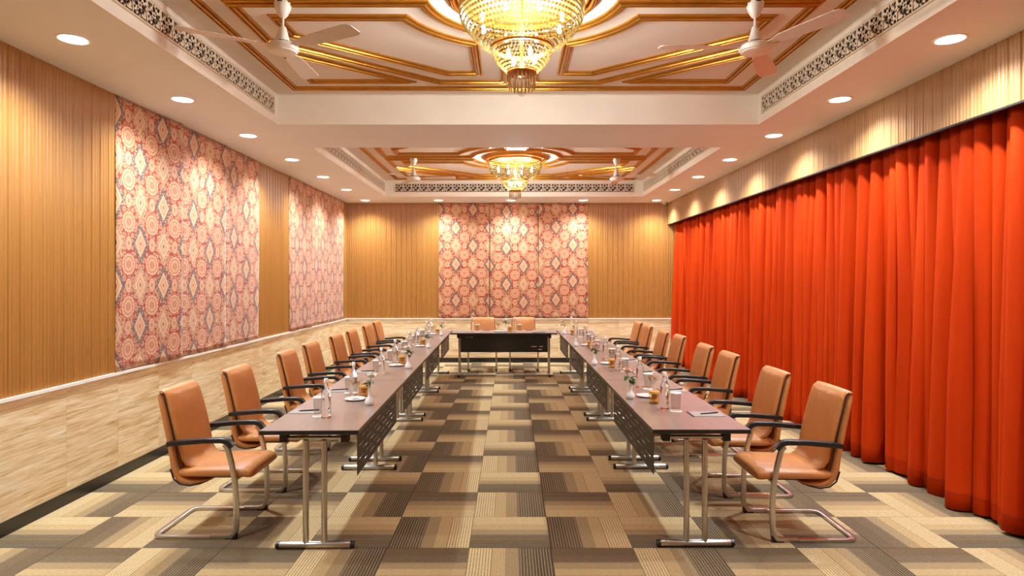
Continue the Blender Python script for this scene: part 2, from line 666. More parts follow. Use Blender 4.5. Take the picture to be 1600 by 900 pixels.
wl = wall('wall_left', MB().box(XL - 0.2, XL, YF - 0.2, YB + 0.2, 0, ZS + 0.5), 'left wall with fluted wood and stone wainscot')
wb = wall('wall_back', MB().box(XL, XR, YB, YB + 0.2, 0, ZS + 0.5), 'back wall with fluted wood and stone wainscot')
wr = wall('wall_right', MB().box(XR, XR + 0.2, YF - 0.2, YB + 0.2, 0, ZS + 0.5), 'right wall behind the curtains')
wf = wall('wall_front', MB().box(XL, XR, YF - 0.2, YF, 0, ZS + 0.5), 'plain wall behind the camera')

# fluted sheets: left wall in stretches between the fabric hangings, back wall beside its fabric
for a, c in ((YF, 2.02), (2.02, 5.14), (8.02, 9.17), (12.10, YB)):
    fluted_mb((XL + 0.002, a), (XL + 0.002, c), (1, 0), ZW, ZS).build('fluted_panel', MT['fluted_wood'], wl, 60)
fluted_mb((XL, YB - 0.002), (-1.39, YB - 0.002), (0, -1), ZW, ZS).build('fluted_panel', MT['fluted_wood'], wb, 60)
fluted_mb((1.53, YB - 0.002), (XR, YB - 0.002), (0, -1), ZW, ZS).build('fluted_panel', MT['fluted_wood'], wb, 60)

# wainscot slabs with fine joints, cap, baseboard
WT = 0.016
def slab_mesh(L, along_y):
    h0, h1 = 0.095, ZW - 0.004
    mb = MB().box(-WT, WT, 0.0008, L - 0.0008, h0, h1) if along_y else MB().box(0.0008, L - 0.0008, -WT, WT, h0, h1)
    return mb.mesh('wainscot_slab', MT['travertine'], 0)
sy = slab_mesh(0.6, True); sx = slab_mesh(0.6, False)
y = 4.56 - 0.6 * 9
while y < YB - 0.01:
    if y + 0.6 > YB:
        inst('wainscot_slab', slab_mesh(YB - y, True), wl, (XL, y, 0))
    else:
        inst('wainscot_slab', sy, wl, (XL, y, 0))
    y += 0.6
x = XL
while x < XR - 0.01:
    if x + 0.6 > XR: inst('wainscot_slab', slab_mesh(XR - x, False), wb, (x, YB, 0))
    else: inst('wainscot_slab', sx, wb, (x, YB, 0))
    x += 0.6
MB().box(XL, XL + 0.032, YF, YB, ZW - 0.004, ZW + 0.018).build('wainscot_cap', MT['cap_trim'], wl, 0)
MB().box(XL, XR, YB - 0.032, YB, ZW - 0.004, ZW + 0.018).build('wainscot_cap', MT['cap_trim'], wb, 0)
tag(MB().box(XL, XL + 0.022, YF, YB, 0, 0.095).build('baseboard_left', MT['baseboard_black'], smooth=0), 'black stone baseboard along left wall', None, None, 'structure')
tag(MB().box(XL + 0.022, XR, YB - 0.022, YB, 0, 0.095).build('baseboard_back', MT['baseboard_black'], smooth=0), 'black stone baseboard along back wall', None, None, 'structure')

# valance above the curtain
val = MB().box(XV + 0.002, XV + 0.022, YF, YB - 0.012, 2.745, ZS).build('trim_1', MT['black_track'], smooth=0)
tag(val, 'fluted wood valance above the orange curtains', None, None, 'structure')
fluted_mb((XV + 0.002, YF), (XV + 0.002, YB - 0.012), (-1, 0), 2.735, ZS, 0.0335, 0.012).build('fluted_panel', MT['valance_wood'], val, 60)
MB().box(XV - 0.008, XV + 0.024, YF, YB - 0.012, 2.722, 2.735).build('valance_edge', MT['black_track'], val, 0)

# ================================================================== ceiling
ceil = MB()
TOPZ = ZC + 0.12
ceil.box(XL, RX0, YF, YB, ZS, TOPZ).box(RX1, XR, YF, YB, ZS, TOPZ)
prev = YF
for y0, y1, yc in COF:
    ceil.box(RX0, RX1, prev, y0, ZS, TOPZ); prev = y1
ceil.box(RX0, RX1, prev, YB, ZS, TOPZ)
ceil = ceil.build('ceiling', MT['soffit_paint'], smooth=0)
tag(ceil, 'pink beige soffit with two sunken coffers', None, None, 'structure')

# lattice tile
TS = 0.150
def ell(cx, cy, a, b, n=14, rot=0.0):
    pts = []
    for k in range(n):
        t = 2 * PI * k / n
        x_, y_ = a * math.cos(t), b * math.sin(t)
        pts.append((cx + x_ * math.cos(rot) - y_ * math.sin(rot), cy + x_ * math.sin(rot) + y_ * math.cos(rot)))
    return pts
def leafhole(cx, cy, L, W, rot):
    pts = [(-L, 0), (-L * 0.4, W), (L * 0.4, W), (L, 0), (L * 0.4, -W), (-L * 0.4, -W)]
    return [(cx + a * math.cos(rot) - b_ * math.sin(rot), cy + a * math.sin(rot) + b_ * math.cos(rot)) for a, b_ in pts]
h = TS / 2 - 0.0005
loops = [[(-h, -h), (h, -h), (h, h), (-h, h)]]
loops.append(ell(0, 0, 0.0105, 0.0105, 8))
for a in range(4):
    t = a * PI / 2
    loops.append(ell(0.036 * math.cos(t), 0.0365 * math.sin(t), 0.0200, 0.0155, 12, t))
    t2 = t + PI / 4
    for d_, L_ in ((0.031, 0.0115), (0.070, 0.021)):
        loops.append(leafhole(d_ * math.cos(t2), d_ * math.sin(t2), L_, L_ * 0.58, t2))
    for s_ in (-1, 1):
        t3 = t + s_ * 0.47
        loops.append(leafhole(0.0625 * math.cos(t3), 0.0625 * math.sin(t3), 0.0150, 0.0075, t + s_ * 0.95))
    loops.append(leafhole(0.064 * math.cos(t), 0.064 * math.sin(t), 0.0100, 0.0065, t + PI / 2))
tile = plate_mesh('lattice_tile', loops, 0.005, MT['lattice'])
ZG = 3.320

FT = 0.012   # fascia board thickness
for ci, (y0, y1, yc) in enumerate(COF):
    MB().box(RX0, RX1, y0, y1, ZC, ZC + 0.05).build('coffer_panel', MT['coffer_paint'], ceil, 0)
    # fascia boards
    fl = MB().box(RX0, RX0 + FT, y0, y1, ZS - 0.002, ZC).build('fascia_board', MT['fascia_paint'], ceil, 0)
    fr = MB().box(RX1 - FT, RX1, y0, y1, ZS - 0.002, ZC).build('fascia_board', MT['fascia_paint'], ceil, 0)
    fb = MB().box(RX0 + FT, RX1 - FT, y1 - FT, y1, ZS - 0.002, ZC).build('fascia_board', MT['fascia_paint'], ceil, 0)
    MB().box(RX0 + FT, RX1 - FT, y0, y0 + FT, ZS - 0.002, ZC).build('fascia_board', MT['fascia_paint'], ceil, 0)
    # grilles: shallow board painted black as recess shade, plus lattice tiles, each tile an object
    ny = 26
    gy1 = y1 - 0.13; gy0 = gy1 - ny * TS
    for side, xx, fb_ in ((1, RX0 + FT, fl), (-1, RX1 - FT, fr)):
        xa, xb = sorted((xx, xx + side * 0.003))
        MB().box(xa, xb, gy0, gy1, ZG - TS / 2, ZG + TS / 2).build('grille_shade_board', MT['grille_shade'], fb_, 0)
        for k in range(ny):
            inst('lattice_tile', tile, fb_, (xx + side * 0.0125, gy0 + (k + 0.5) * TS, ZG), (PI / 2, 0, PI / 2))
        rim = MB()
        for za, zb in ((ZG - TS / 2 - 0.010, ZG - TS / 2), (ZG + TS / 2, ZG + TS / 2 + 0.010)):
            xa, xb = sorted((xx, xx + side * 0.018)); rim.box(xa, xb, gy0 - 0.01, gy1 + 0.01, za, zb)
        for ya, yb in ((gy0 - 0.01, gy0), (gy1, gy1 + 0.01)):
            rim.box(xa, xb, ya, yb, ZG - TS / 2, ZG + TS / 2)
        rim.build('grille_frame', MT['lattice'], fb_, 0)
    if ci == 1:
        nx = 29; gx0 = CX - nx * TS / 2
        yy = y1 - FT
        MB().box(gx0, gx0 + nx * TS, yy - 0.003, yy, ZG - TS / 2, ZG + TS / 2).build('grille_shade_board', MT['grille_shade'], fb, 0)
        for k in range(nx):
            inst('lattice_tile', tile, fb, (gx0 + (k + 0.5) * TS, yy - 0.0125, ZG), (PI / 2, 0, 0))
        rim = MB()
        for za, zb in ((ZG - TS / 2 - 0.010, ZG - TS / 2), (ZG + TS / 2, ZG + TS / 2 + 0.010)):
            rim.box(gx0 - 0.01, gx0 + nx * TS + 0.01, yy - 0.018, yy, za, zb)
        for xa, xb in ((gx0 - 0.01, gx0), (gx0 + nx * TS, gx0 + nx * TS + 0.01)):
            rim.box(xa, xb, yy - 0.018, yy, ZG - TS / 2, ZG + TS / 2)
        rim.build('grille_frame', MT['lattice'], fb, 0)

    # gold mouldings: swept stepped profile (a sideways, b downwards is negative)
    W = 0.042
    prof = [(-W, 0), (-W, -0.010), (-W * 0.80, -0.016), (-W * 0.62, -0.012), (-W * 0.58, -0.006), (-W * 0.50, -0.008), (-W * 0.42, -0.024), (-W * 0.16, -0.030), (-W * 0.10, -0.020),
            (W * 0.10, -0.020), (W * 0.16, -0.030), (W * 0.42, -0.024), (W * 0.50, -0.008), (W * 0.58, -0.006), (W * 0.62, -0.012), (W * 0.80, -0.016), (W, -0.010), (W, 0)]
    prof2 = [(a * 0.85, b_) for a, b_ in prof]
    def mould(pts, pr=prof):
        # round trip keeps orientation; ceiling plane is up
        MB().sweep([(CX + 0.01 + a, yc + b_, ZC) for a, b_ in pts], pr, True).build('gold_moulding', MT['gold'], ceil, 20)
    mould([(-2.13, -1.92), (2.13, -1.92), (2.13, 1.92), (-2.13, 1.92)], prof2)
    for sx_ in (-1, 1):
        for sy_ in (-1, 1):
            def q(pts): return [(-sx_ * a, sy_ * b_) for a, b_ in pts]
            rA, g, gx = 0.66, 0.105, 0.13
            a0 = math.atan2(math.sqrt(rA * rA - gx * gx), -gx); a1 = math.atan2(g, -math.sqrt(rA * rA - g * g))
            arc = [(rA * math.cos(a0 + (a1 - a0) * k / 12), rA * math.sin(a0 + (a1 - a0) * k / 12)) for k in range(13)]
            mould(q([(-1.925, g), (-1.925, 0.73), (-0.73, 1.735), (-gx, 1.735)] + arc))
            rB = 0.88
            b0 = math.atan2(math.sqrt(rB * rB - 0.365 ** 2), -0.365); b1 = math.atan2(0.325, -math.sqrt(rB * rB - 0.325 ** 2))
            arc = [(rB * math.cos(b0 + (b1 - b0) * k / 10), rB * math.sin(b0 + (b1 - b0) * k / 10)) for k in range(11)]
            mould(q([(-1.71, 0.325), (-1.70, 0.63), (-0.635, 1.49), (-0.365, 1.49)] + arc))
            mould(q([(-1.90, 0.97), (-1.90, 1.71), (-1.03, 1.71)]), [(a * 0.8, b_) for a, b_ in prof])
    mould([(0.455 * math.cos(2 * PI * k / 40), 0.455 * math.sin(2 * PI * k / 40)) for k in range(40)], [(a * 0.9, b_ * 1.6) for a, b_ in prof])

# ================================================================== recessed downlights
dl_ring = MB().lathe([(0.098, 0.0), (0.098, -0.004), (0.088, -0.007), (0.080, -0.004), (0.078, 0.0)], 32, cap0=False, cap1=False).mesh('trim_ring', MT['card'], 60)
dl_lens = MB().lathe([(0.079, -0.0045), (0.0, -0.0045)], 32, cap0=False, cap1=False).mesh('lens', MT['lamp_lens'], 0)
nth = ['nearest', 'second', 'third', 'fourth', 'fifth', 'sixth', 'seventh', 'eighth']


def downlight(x_, y_, label, group):
    t = empty('recessed_downlight', (x_, y_, ZS), 0, label, 'downlight', group)
    inst('trim_ring', dl_ring, t)
    inst('lens', dl_lens, t)
    spot_at('lamp_light', t, (0, 0, -0.012), P_DOWN, C_DOWN, 142, 1.0, 0.06)


for k in range(8):
    yy = 3.95 - 2.64 + 1.32 * k
    if k < 2:
        downlight(-2.76, yy, 'round white downlight in left soffit above the camera' if k == 1 else 'round white downlight in left soffit behind the camera', 'downlights along the left soffit')
        downlight(2.78, yy, 'round white downlight in right soffit above the camera' if k == 1 else 'round white downlight in right soffit behind the camera', 'downlights along the right soffit')
    else:
        w_ = (nth[k - 2] + ' downlight from the camera') if k > 2 else 'downlight nearest the camera'
        downlight(-2.76, yy, 'round white ' + w_ + ' in the left soffit', 'downlights along the left soffit')
        downlight(2.78, yy, 'round white ' + w_ + ' in the right soffit', 'downlights along the right soffit')
for x_, w_ in ((-2.77, 'far left corner of the back soffit'), (-1.37, 'left half of the back soffit'), (0.02, 'middle of the back soffit'),
               (1.40, 'right half of the back soffit'), (2.80, 'far right corner of the back soffit')):
    downlight(x_, 11.95, 'round white downlight in the ' + w_, 'downlights along the back soffit')

# small dome sensor by the valance
t = empty('ceiling_sensor', (3.03, 12.28, ZS), 0, 'small white dome sensor on the ceiling by the valance end', 'sensor')
MB().lathe([(0.045, 0), (0.045, -0.012), (0.038, -0.016)], 20).build('base', MT['card'], t)
MB().lathe([(0.034, -0.016), (0.030, -0.034), (0.018, -0.046), (0.0, -0.050)], 20).build('dome', MT['fan_white'], t)


# ================================================================== chandeliers
def bead_rows(rows, rad, mb, seg=6):
    for rr, zz in rows:
        n = max(6, int(2 * PI * rr / (rad * 2.2)))
        ph = random.random()
        for k in range(n):
            a = 2 * PI * (k + ph) / n
            cx, cy = rr * math.cos(a), rr * math.sin(a)
            vs_ = [(cx, cy, zz + rad)]
            for kk in range(5):
                b_ = 2 * PI * kk / 5
                vs_.append((cx + rad * math.cos(b_), cy + rad * math.sin(b_), zz))
            vs_.append((cx, cy, zz - rad))
            fs_ = [(0, 1 + kk, 1 + (kk + 1) % 5) for kk in range(5)] + [(6, 1 + (kk + 1) % 5, 1 + kk) for kk in range(5)]
            mb.add(vs_, fs_)


def interp(tab, z_):
    for (z0, r0), (z1, r1) in zip(tab, tab[1:]):
        if z0 >= z_ >= z1: return r0 + (r1 - r0) * (z0 - z_) / (z0 - z1)
    return tab[-1][1]


up_tab = [(3.385, 0.390), (3.34, 0.394), (3.30, 0.384), (3.25, 0.352), (3.20, 0.312), (3.16, 0.268), (3.13, 0.222), (3.115, 0.196)]
lo_tab = [(3.125, 0.190), (3.09, 0.186), (3.05, 0.170), (3.01, 0.140), (2.98, 0.108), (2.968, 0.090)]


def arc_rows(tab, step):
    out, (z_, r_) = [], tab[0]
    pts = [tab[0]]
    acc = 0.0
    fine = []
    for (z0, r0), (z1, r1) in zip(tab, tab[1:]):
        for k in range(20): fine.append((z0 + (z1 - z0) * k / 20, r0 + (r1 - r0) * k / 20))
    fine.append(tab[-1])
    last = fine[0]; out = [(last[1], last[0])]
    for p_ in fine[1:]:
        if math.hypot(p_[0] - last[0], p_[1] - last[1]) >= step:
            out.append((p_[1], p_[0])); last = p_
    return out


def chandelier(yc, label):
    t = empty('crystal_chandelier', (CX, yc, 0), 0, label, 'chandelier', 'beaded crystal chandeliers')
    MB().lathe([(0.40, ZC), (0.40, ZC - 0.02), (0.36, ZC - 0.03), (0.0, ZC - 0.03)], 40).build('ceiling_plate', MT['bronze'], t)
    def hoop(name, r_, z_, hh, w=0.012):
        MB().lathe([(r_ - w, z_ - hh), (r_, z_ - hh), (r_ + 0.004, z_), (r_, z_ + hh), (r_ - w, z_ + hh), (r_ - w, z_ - hh)], 48, cap0=False, cap1=False).build(name, MT['gold'], t)
    hoop('top_hoop', 0.400, 3.405, 0.016)
    hoop('middle_hoop', 0.196, 3.122, 0.012)
    hoop('lower_hoop', 0.092, 2.962, 0.010)
    for k in range(6):
        a = 2 * PI * k / 6
        MB().tube([(0.39 * math.cos(a), 0.39 * math.sin(a), 3.40), (0.385 * math.cos(a), 0.385 * math.sin(a), ZC - 0.02)], 0.005, 6, up=(1, 0, 0)).build('hanger_rod', MT['gold'], t)
    MB().tube([(0, 0, ZC - 0.03), (0, 0, 2.955)], 0.010, 8, up=(1, 0, 0)).build('stem_rod', MT['gold'], t)
    MB().lathe([(0.085, 2.958), (0.06, 2.952), (0.0, 2.946)], 24).build('bottom_plate', MT['gold'], t)
    mb = MB(); bead_rows(arc_rows(up_tab, 0.0290), 0.0122, mb)
    tag(mb.build('upper_beads', MT['crystal'], t, 0), kind='stuff')
    mb = MB(); bead_rows(arc_rows(lo_tab, 0.0235), 0.0100, mb)
    tag(mb.build('lower_beads', MT['crystal_low'], t, 0), kind='stuff')
    dm = MB().lathe([(0.0015, 0), (0.0045, -0.03), (0.0065, -0.075), (0.004, -0.095), (0.0, -0.105)], 6).mesh('crystal_drop', MT['crystal_drops'], 0)
    for rr, n, zz in ((0.082, 20, 2.955), (0.05, 12, 2.945)):
        for k in range(n):
            a = 2 * PI * k / n
            inst('crystal_drop', dm, t, (rr * math.cos(a), rr * math.sin(a), zz), (0, 0, a))
    MB().tube([(0, 0, 2.95), (0, 0, 2.852)], 0.002, 6, up=(1, 0, 0)).build('ball_rod', MT['gold'], t)
    MB().lathe([(0.022 * math.sin(PI * k / 10), 2.832 + 0.022 * math.cos(PI * k / 10)) for k in range(11)], 16).build('crystal_ball', MT['thin_glass'], t)
    bm_ = MB().lathe([(0.0, 0.045), (0.010, 0.03), (0.015, 0.0), (0.010, -0.02), (0.0, -0.024)], 10).mesh('bulb', MT['bulb_glow'], 60)
    for k in range(8):
        a = 2 * PI * (k + 0.5) / 8
        inst('bulb', bm_, t, (0.27 * math.cos(a), 0.27 * math.sin(a), 3.275))
    for k in range(4):
        a = 2 * PI * (k + 0.35) / 4
        inst('bulb', bm_, t, (0.10 * math.cos(a), 0.10 * math.sin(a), 3.06))
    for k in range(3):
        a = 2 * PI * (k + 0.25) / 3
        point_at('bulb_light', t, (0.22 * math.cos(a), 0.22 * math.sin(a), 3.27), P_CH_UP / 3, C_CH, 0.05)
    point_at('bulb_light', t, (0.0, 0.03, 3.04), P_CH_LOW, C_CH, 0.05)


chandelier(COF[0][2], 'large beaded crystal chandelier in the nearer coffer')
chandelier(COF[1][2], 'beaded crystal chandelier in the farther coffer, beyond the beam')

# ================================================================== ceiling fans
def fan_blade_mesh():
    # along +x, from the motor; narrow root, wide rounded tip, slight pitch
    mb = MB(); secs = []
    xs = [0.095, 0.15, 0.20, 0.30, 0.45, 0.58, 0.615, 0.63]
    ws = [0.022, 0.026, 0.050, 0.056, 0.062, 0.066, 0.058, 0.040]
    for x_, w_ in zip(xs, ws):
        tw = math.radians(-9 if x_ > 0.17 else -5)
        for s_, tz in ((-1, -0.002), (1, -0.002), (1, 0.002), (-1, 0.002)):
            secs.append((x_, s_ * w_ * math.cos(tw), s_ * w_ * math.sin(tw) + tz))
    fs_ = []
    for i in range(len(xs) - 1):
        for k in range(4):
            a, b_ = i * 4 + k, i * 4 + (k + 1) % 4
            fs_.append((a, b_, b_ + 4, a + 4))
    fs_ += [(0, 1, 2, 3), tuple((len(xs) - 1) * 4 + k for k in (3, 2, 1, 0))]
    return mb.add(secs, fs_).mesh('blade', MT['fan_blade'], 30)


fb_mesh = fan_blade_mesh()
def fan(x_, y_, a0, label):
    t = empty('ceiling_fan', (x_, y_, 0), 0, label, 'ceiling fan', 'white three-bladed ceiling fans')
    MB().lathe([(0.054, ZC), (0.057, ZC - 0.012), (0.050, ZC - 0.045), (0.032, ZC - 0.085), (0.020, ZC - 0.100), (0.012, ZC - 0.104)], 24).build('canopy', MT['fan_white'], t)
    MB().lathe([(0.0085, ZC - 0.10), (0.0085, 3.27)], 12).build('down_rod', MT['fan_white'], t)
    MB().lathe([(0.014, 3.300), (0.022, 3.292), (0.034, 3.245), (0.045, 3.205), (0.048, 3.192)], 24).build('housing_cone', MT['fan_white'], t)
    MB().lathe([(0.045, 3.196), (0.046, 3.188), (0.085, 3.182), (0.100, 3.168), (0.102, 3.150), (0.096, 3.138), (0.090, 3.137), (0.086, 3.128), (0.070, 3.124), (0.0, 3.122)], 32).build('motor', MT['fan_white'], t)
    MB().lathe([(0.0475, 3.200), (0.0485, 3.196), (0.0475, 3.192)], 24).build('vent_band', MT['black_matte'], t)
    MB().box(-0.016, 0.016, -0.0590, -0.0560, ZC - 0.017, ZC - 0.011).build('badge', MT['black_matte'], t, 0)
    for k in range(3):
        inst('blade', fb_mesh, t, (0, 0, 3.163), (0, 0, math.radians(a0 + 120 * k)))


fan(-1.49, 4.10, 91, 'white ceiling fan left of the nearer chandelier')
fan(1.607, 4.10, 60, 'white ceiling fan right of the nearer chandelier')
fan(-1.45, 9.40, 115, 'white ceiling fan left of the farther chandelier')
fan(1.60, 9.40, 85, 'white ceiling fan right of the farther chandelier')


# ================================================================== fabric hangings
def fabric(p0, p1, nrm, gap0, gap1, u0, v0, label, group, seed):
    rnd = random.Random(seed)
    p0 = Vector(p0); p1 = Vector(p1); L = (p1 - p0).length; d = (p1 - p0) / L; nn = Vector(nrm)
    NX, NZ = 22, 40
    zb, zt = 0.884, ZS - 0.004
    ph = rnd.random() * 6
    me = bpy.data.meshes.new('fabric_hanging')
    vs_, uv = [], []
    for j in range(NZ + 1):
        f = j / NZ
        for i in range(NX + 1):
            a = i / NX
            z_ = zt + (zb + 0.006 * math.sin(a * 7 + ph) - zt) * f
            g = gap0 + (gap1 - gap0) * a ** 3 + 0.003 * math.sin(a * 9 + ph + f * 3) * f + 0.004 * math.sin(f * 5 + ph)
            if f > 0.97: g += 0.008 * (f - 0.97) / 0.03
            q_ = p0 + d * (a * L) + nn * g
            vs_.append((q_.x, q_.y, z_)); uv.append((u0 + a * L, v0 + f * (zt - zb)))
    n = NX + 1
    fs_ = [(j * n + i, j * n + i + 1, (j + 1) * n + i + 1, (j + 1) * n + i) for j in range(NZ) for i in range(NX)]
    me.from_pydata(vs_, [], fs_)
    ul = me.uv_layers.new(name='UVMap')
    for lp in me.loops: ul.data[lp.index].uv = uv[lp.vertex_index]
    for p_ in me.polygons: p_.use_smooth = True
    me.materials.append(MT['printed_fabric'])
    o = bpy.data.objects.new('fabric_hanging', me); link(o)
    s_ = o.modifiers.new('solid', 'SOLIDIFY'); s_.thickness = 0.004; s_.offset = 0
    return tag(o, label, 'wall hanging', group)


BW = 'printed fabric hangings on the back wall'
xb = [-1.41, -0.41, 0.57, 1.55]
# u0: column centre sits 0.34 m in; v0 chosen so dark diamonds fall where the print shows them
for k, (v0, w_) in enumerate(((-0.489 + 0.359, 'left'), (-0.173 - 0.0 + 0.359, 'middle'), (-0.470 + 0.359, 'right'))):
    fabric((xb[k], YB), (xb[k + 1] - 0.006, YB), (0, -1), 0.018, 0.018 if k != 0 else 0.026, 0.0, v0, w_ + ' strip of red medallion print fabric on the back wall', BW, 10 + k)
yl = [5.12, 6.105, 7.09, 8.04]
for k, w_ in enumerate(('nearest', 'middle', 'farthest')):
    fabric((XL, yl[k]), (XL, yl[k + 1] - 0.006), (1, 0), 0.018, (0.060, 0.034, 0.022)[k], 0.06 * k, (-0.13, 0.22, 0.05)[k], w_ + ' strip of the larger, nearer red print group on the left wall', 'printed fabric hangings on the left wall, nearer group', 20 + k)
yl = [9.15, 10.14, 11.13, 12.12]
for k, w_ in enumerate(('nearest', 'middle', 'farthest')):
    fabric((XL, yl[k]), (XL, yl[k + 1] - 0.006), (1, 0), 0.018, (0.030, 0.028, 0.022)[k], 0.05 * k, (0.1, -0.2, 0.3)[k], w_ + ' strip of the farther red print group on the left wall', 'printed fabric hangings on the left wall, farther group', 30 + k)


# ================================================================== curtains
def curtain(y0, y1, seed, label):
    rnd = random.Random(seed)
    zt, zb = 2.80, 0.014
    folds, y_ = [], y0
    while y_ < y1 - 0.05:
        w_ = rnd.uniform(0.085, 0.150)
        folds.append([y_, min(w_, y1 - y_), rnd.uniform(0.6, 1.3), rnd.uniform(0.2, 1.0), rnd.uniform(-0.06, 0.06)])
        y_ += w_
    folds[-1][1] = y1 - folds[-1][0]
    # fold pairs merge towards the hem
    NZ = 22
    cols = []
    for k, (fy_, fw, am, sm, sl) in enumerate(folds):
        for s_ in range(10):
            cols.append((fy_ + fw * s_ / 10, s_ / 10, k))
    cols.append((y1, 0.0, len(folds) - 1))
    n = len(cols); vs_ = []
    big = [rnd.random() * 6 for _ in range(3)]
    for j in range(NZ + 1):
        f = j / NZ; z_ = zt + (zb - zt) * f
        for y_, a, k in cols:
            fy_, fw, am, sm, sl = folds[k]
            edge = min(1, (y_ - y0) / 0.05, (y1 - y_) / 0.05)
            ridge = max(0.0, math.sin(PI * a)) ** 0.7
            fade = 1.0 - (0.85 * (0 if sm > 0.45 else 1)) * f
            slow = math.sin(y_ * 2 * PI / 0.39 + big[0]) * 0.6 + math.sin(y_ * 2 * PI / 0.27 + big[1]) * 0.4
            off = (0.130 - 0.02 * f) * am * fade * ridge + 0.062 * min(1, f * 1.5) * slow + 0.012
            dy = sl * f * math.sin(PI * min(1, max(0, (y_ - y0) / (y1 - y0)))) + 0.02 * f * math.sin(y_ * 9 + big[2])
            dy -= 0.17 * fw * math.sin(2 * PI * a)
            vs_.append((3.388 - 0.085 * f - off * (0.6 + 0.4 * edge), y_ + dy * max(0, edge), z_ + (0.010 * math.sin(y_ * 5) if j == NZ else 0)))
    fs_ = [(j * n + i, j * n + i + 1, (j + 1) * n + i + 1, (j + 1) * n + i) for j in range(NZ) for i in range(n - 1)]
    t = empty('velvet_curtain', (3.25, (y0 + y1) / 2, 0), 0, label, 'curtain', 'orange velvet curtains')
    mb = MB().add([(a - 3.25, b_ - (y0 + y1) / 2, c_) for a, b_, c_ in vs_], fs_)
    o = mb.build('drape', MT['velvet'], t, 80)
    s_ = o.modifiers.new('solid', 'SOLIDIFY'); s_.thickness = 0.004
    # stitched hem line
    zz = 0.125
    fj = (zt - zz) / (zt - zb) * NZ
    j0 = int(fj); fr_ = fj - j0
    hem = MB()
    vv = []
    for i in range(n):
        A = Vector(vs_[j0 * n + i]); B = Vector(vs_[(j0 + 1) * n + i]); q_ = A.lerp(B, fr_)
        vv.append(q_)
    hv = []
    for q_ in vv: hv += [(q_.x - 3.25 - 0.0055, q_.y - (y0 + y1) / 2, q_.z - 0.0025), (q_.x - 3.25 - 0.0055, q_.y - (y0 + y1) / 2, q_.z + 0.0025)]
    hem.add(hv, [(2 * i, 2 * i + 2, 2 * i + 3, 2 * i + 1) for i in range(n - 1)])
    hem.build('hem_stitch', MT['velvet_dark'], t, 0)


simple('velvet_dark', (150, 30, 6), 0.8, var=0.1)
cur = [(1.94, 4.17, 'nearest the camera'), (4.17, 6.40, 'second from the camera'), (6.40, 8.63, 'third from the camera'),
       (8.63, 10.86, 'fourth from the camera'), (10.86, 12.36, 'at the far end by the back wall')]
for k, (a, c_, w_) in enumerate(cur):
    curtain(a + 0.004, c_ - 0.004, 40 + k, 'pleated orange velvet curtain panel ' + w_)
cr_ = MB().box(3.20, 3.30, YF, YB - 0.03, 2.815, 2.845).build('curtain_track', MT['black_track'], smooth=0)
tag(cr_, 'long dark curtain track hidden above the orange curtains', 'curtain track')


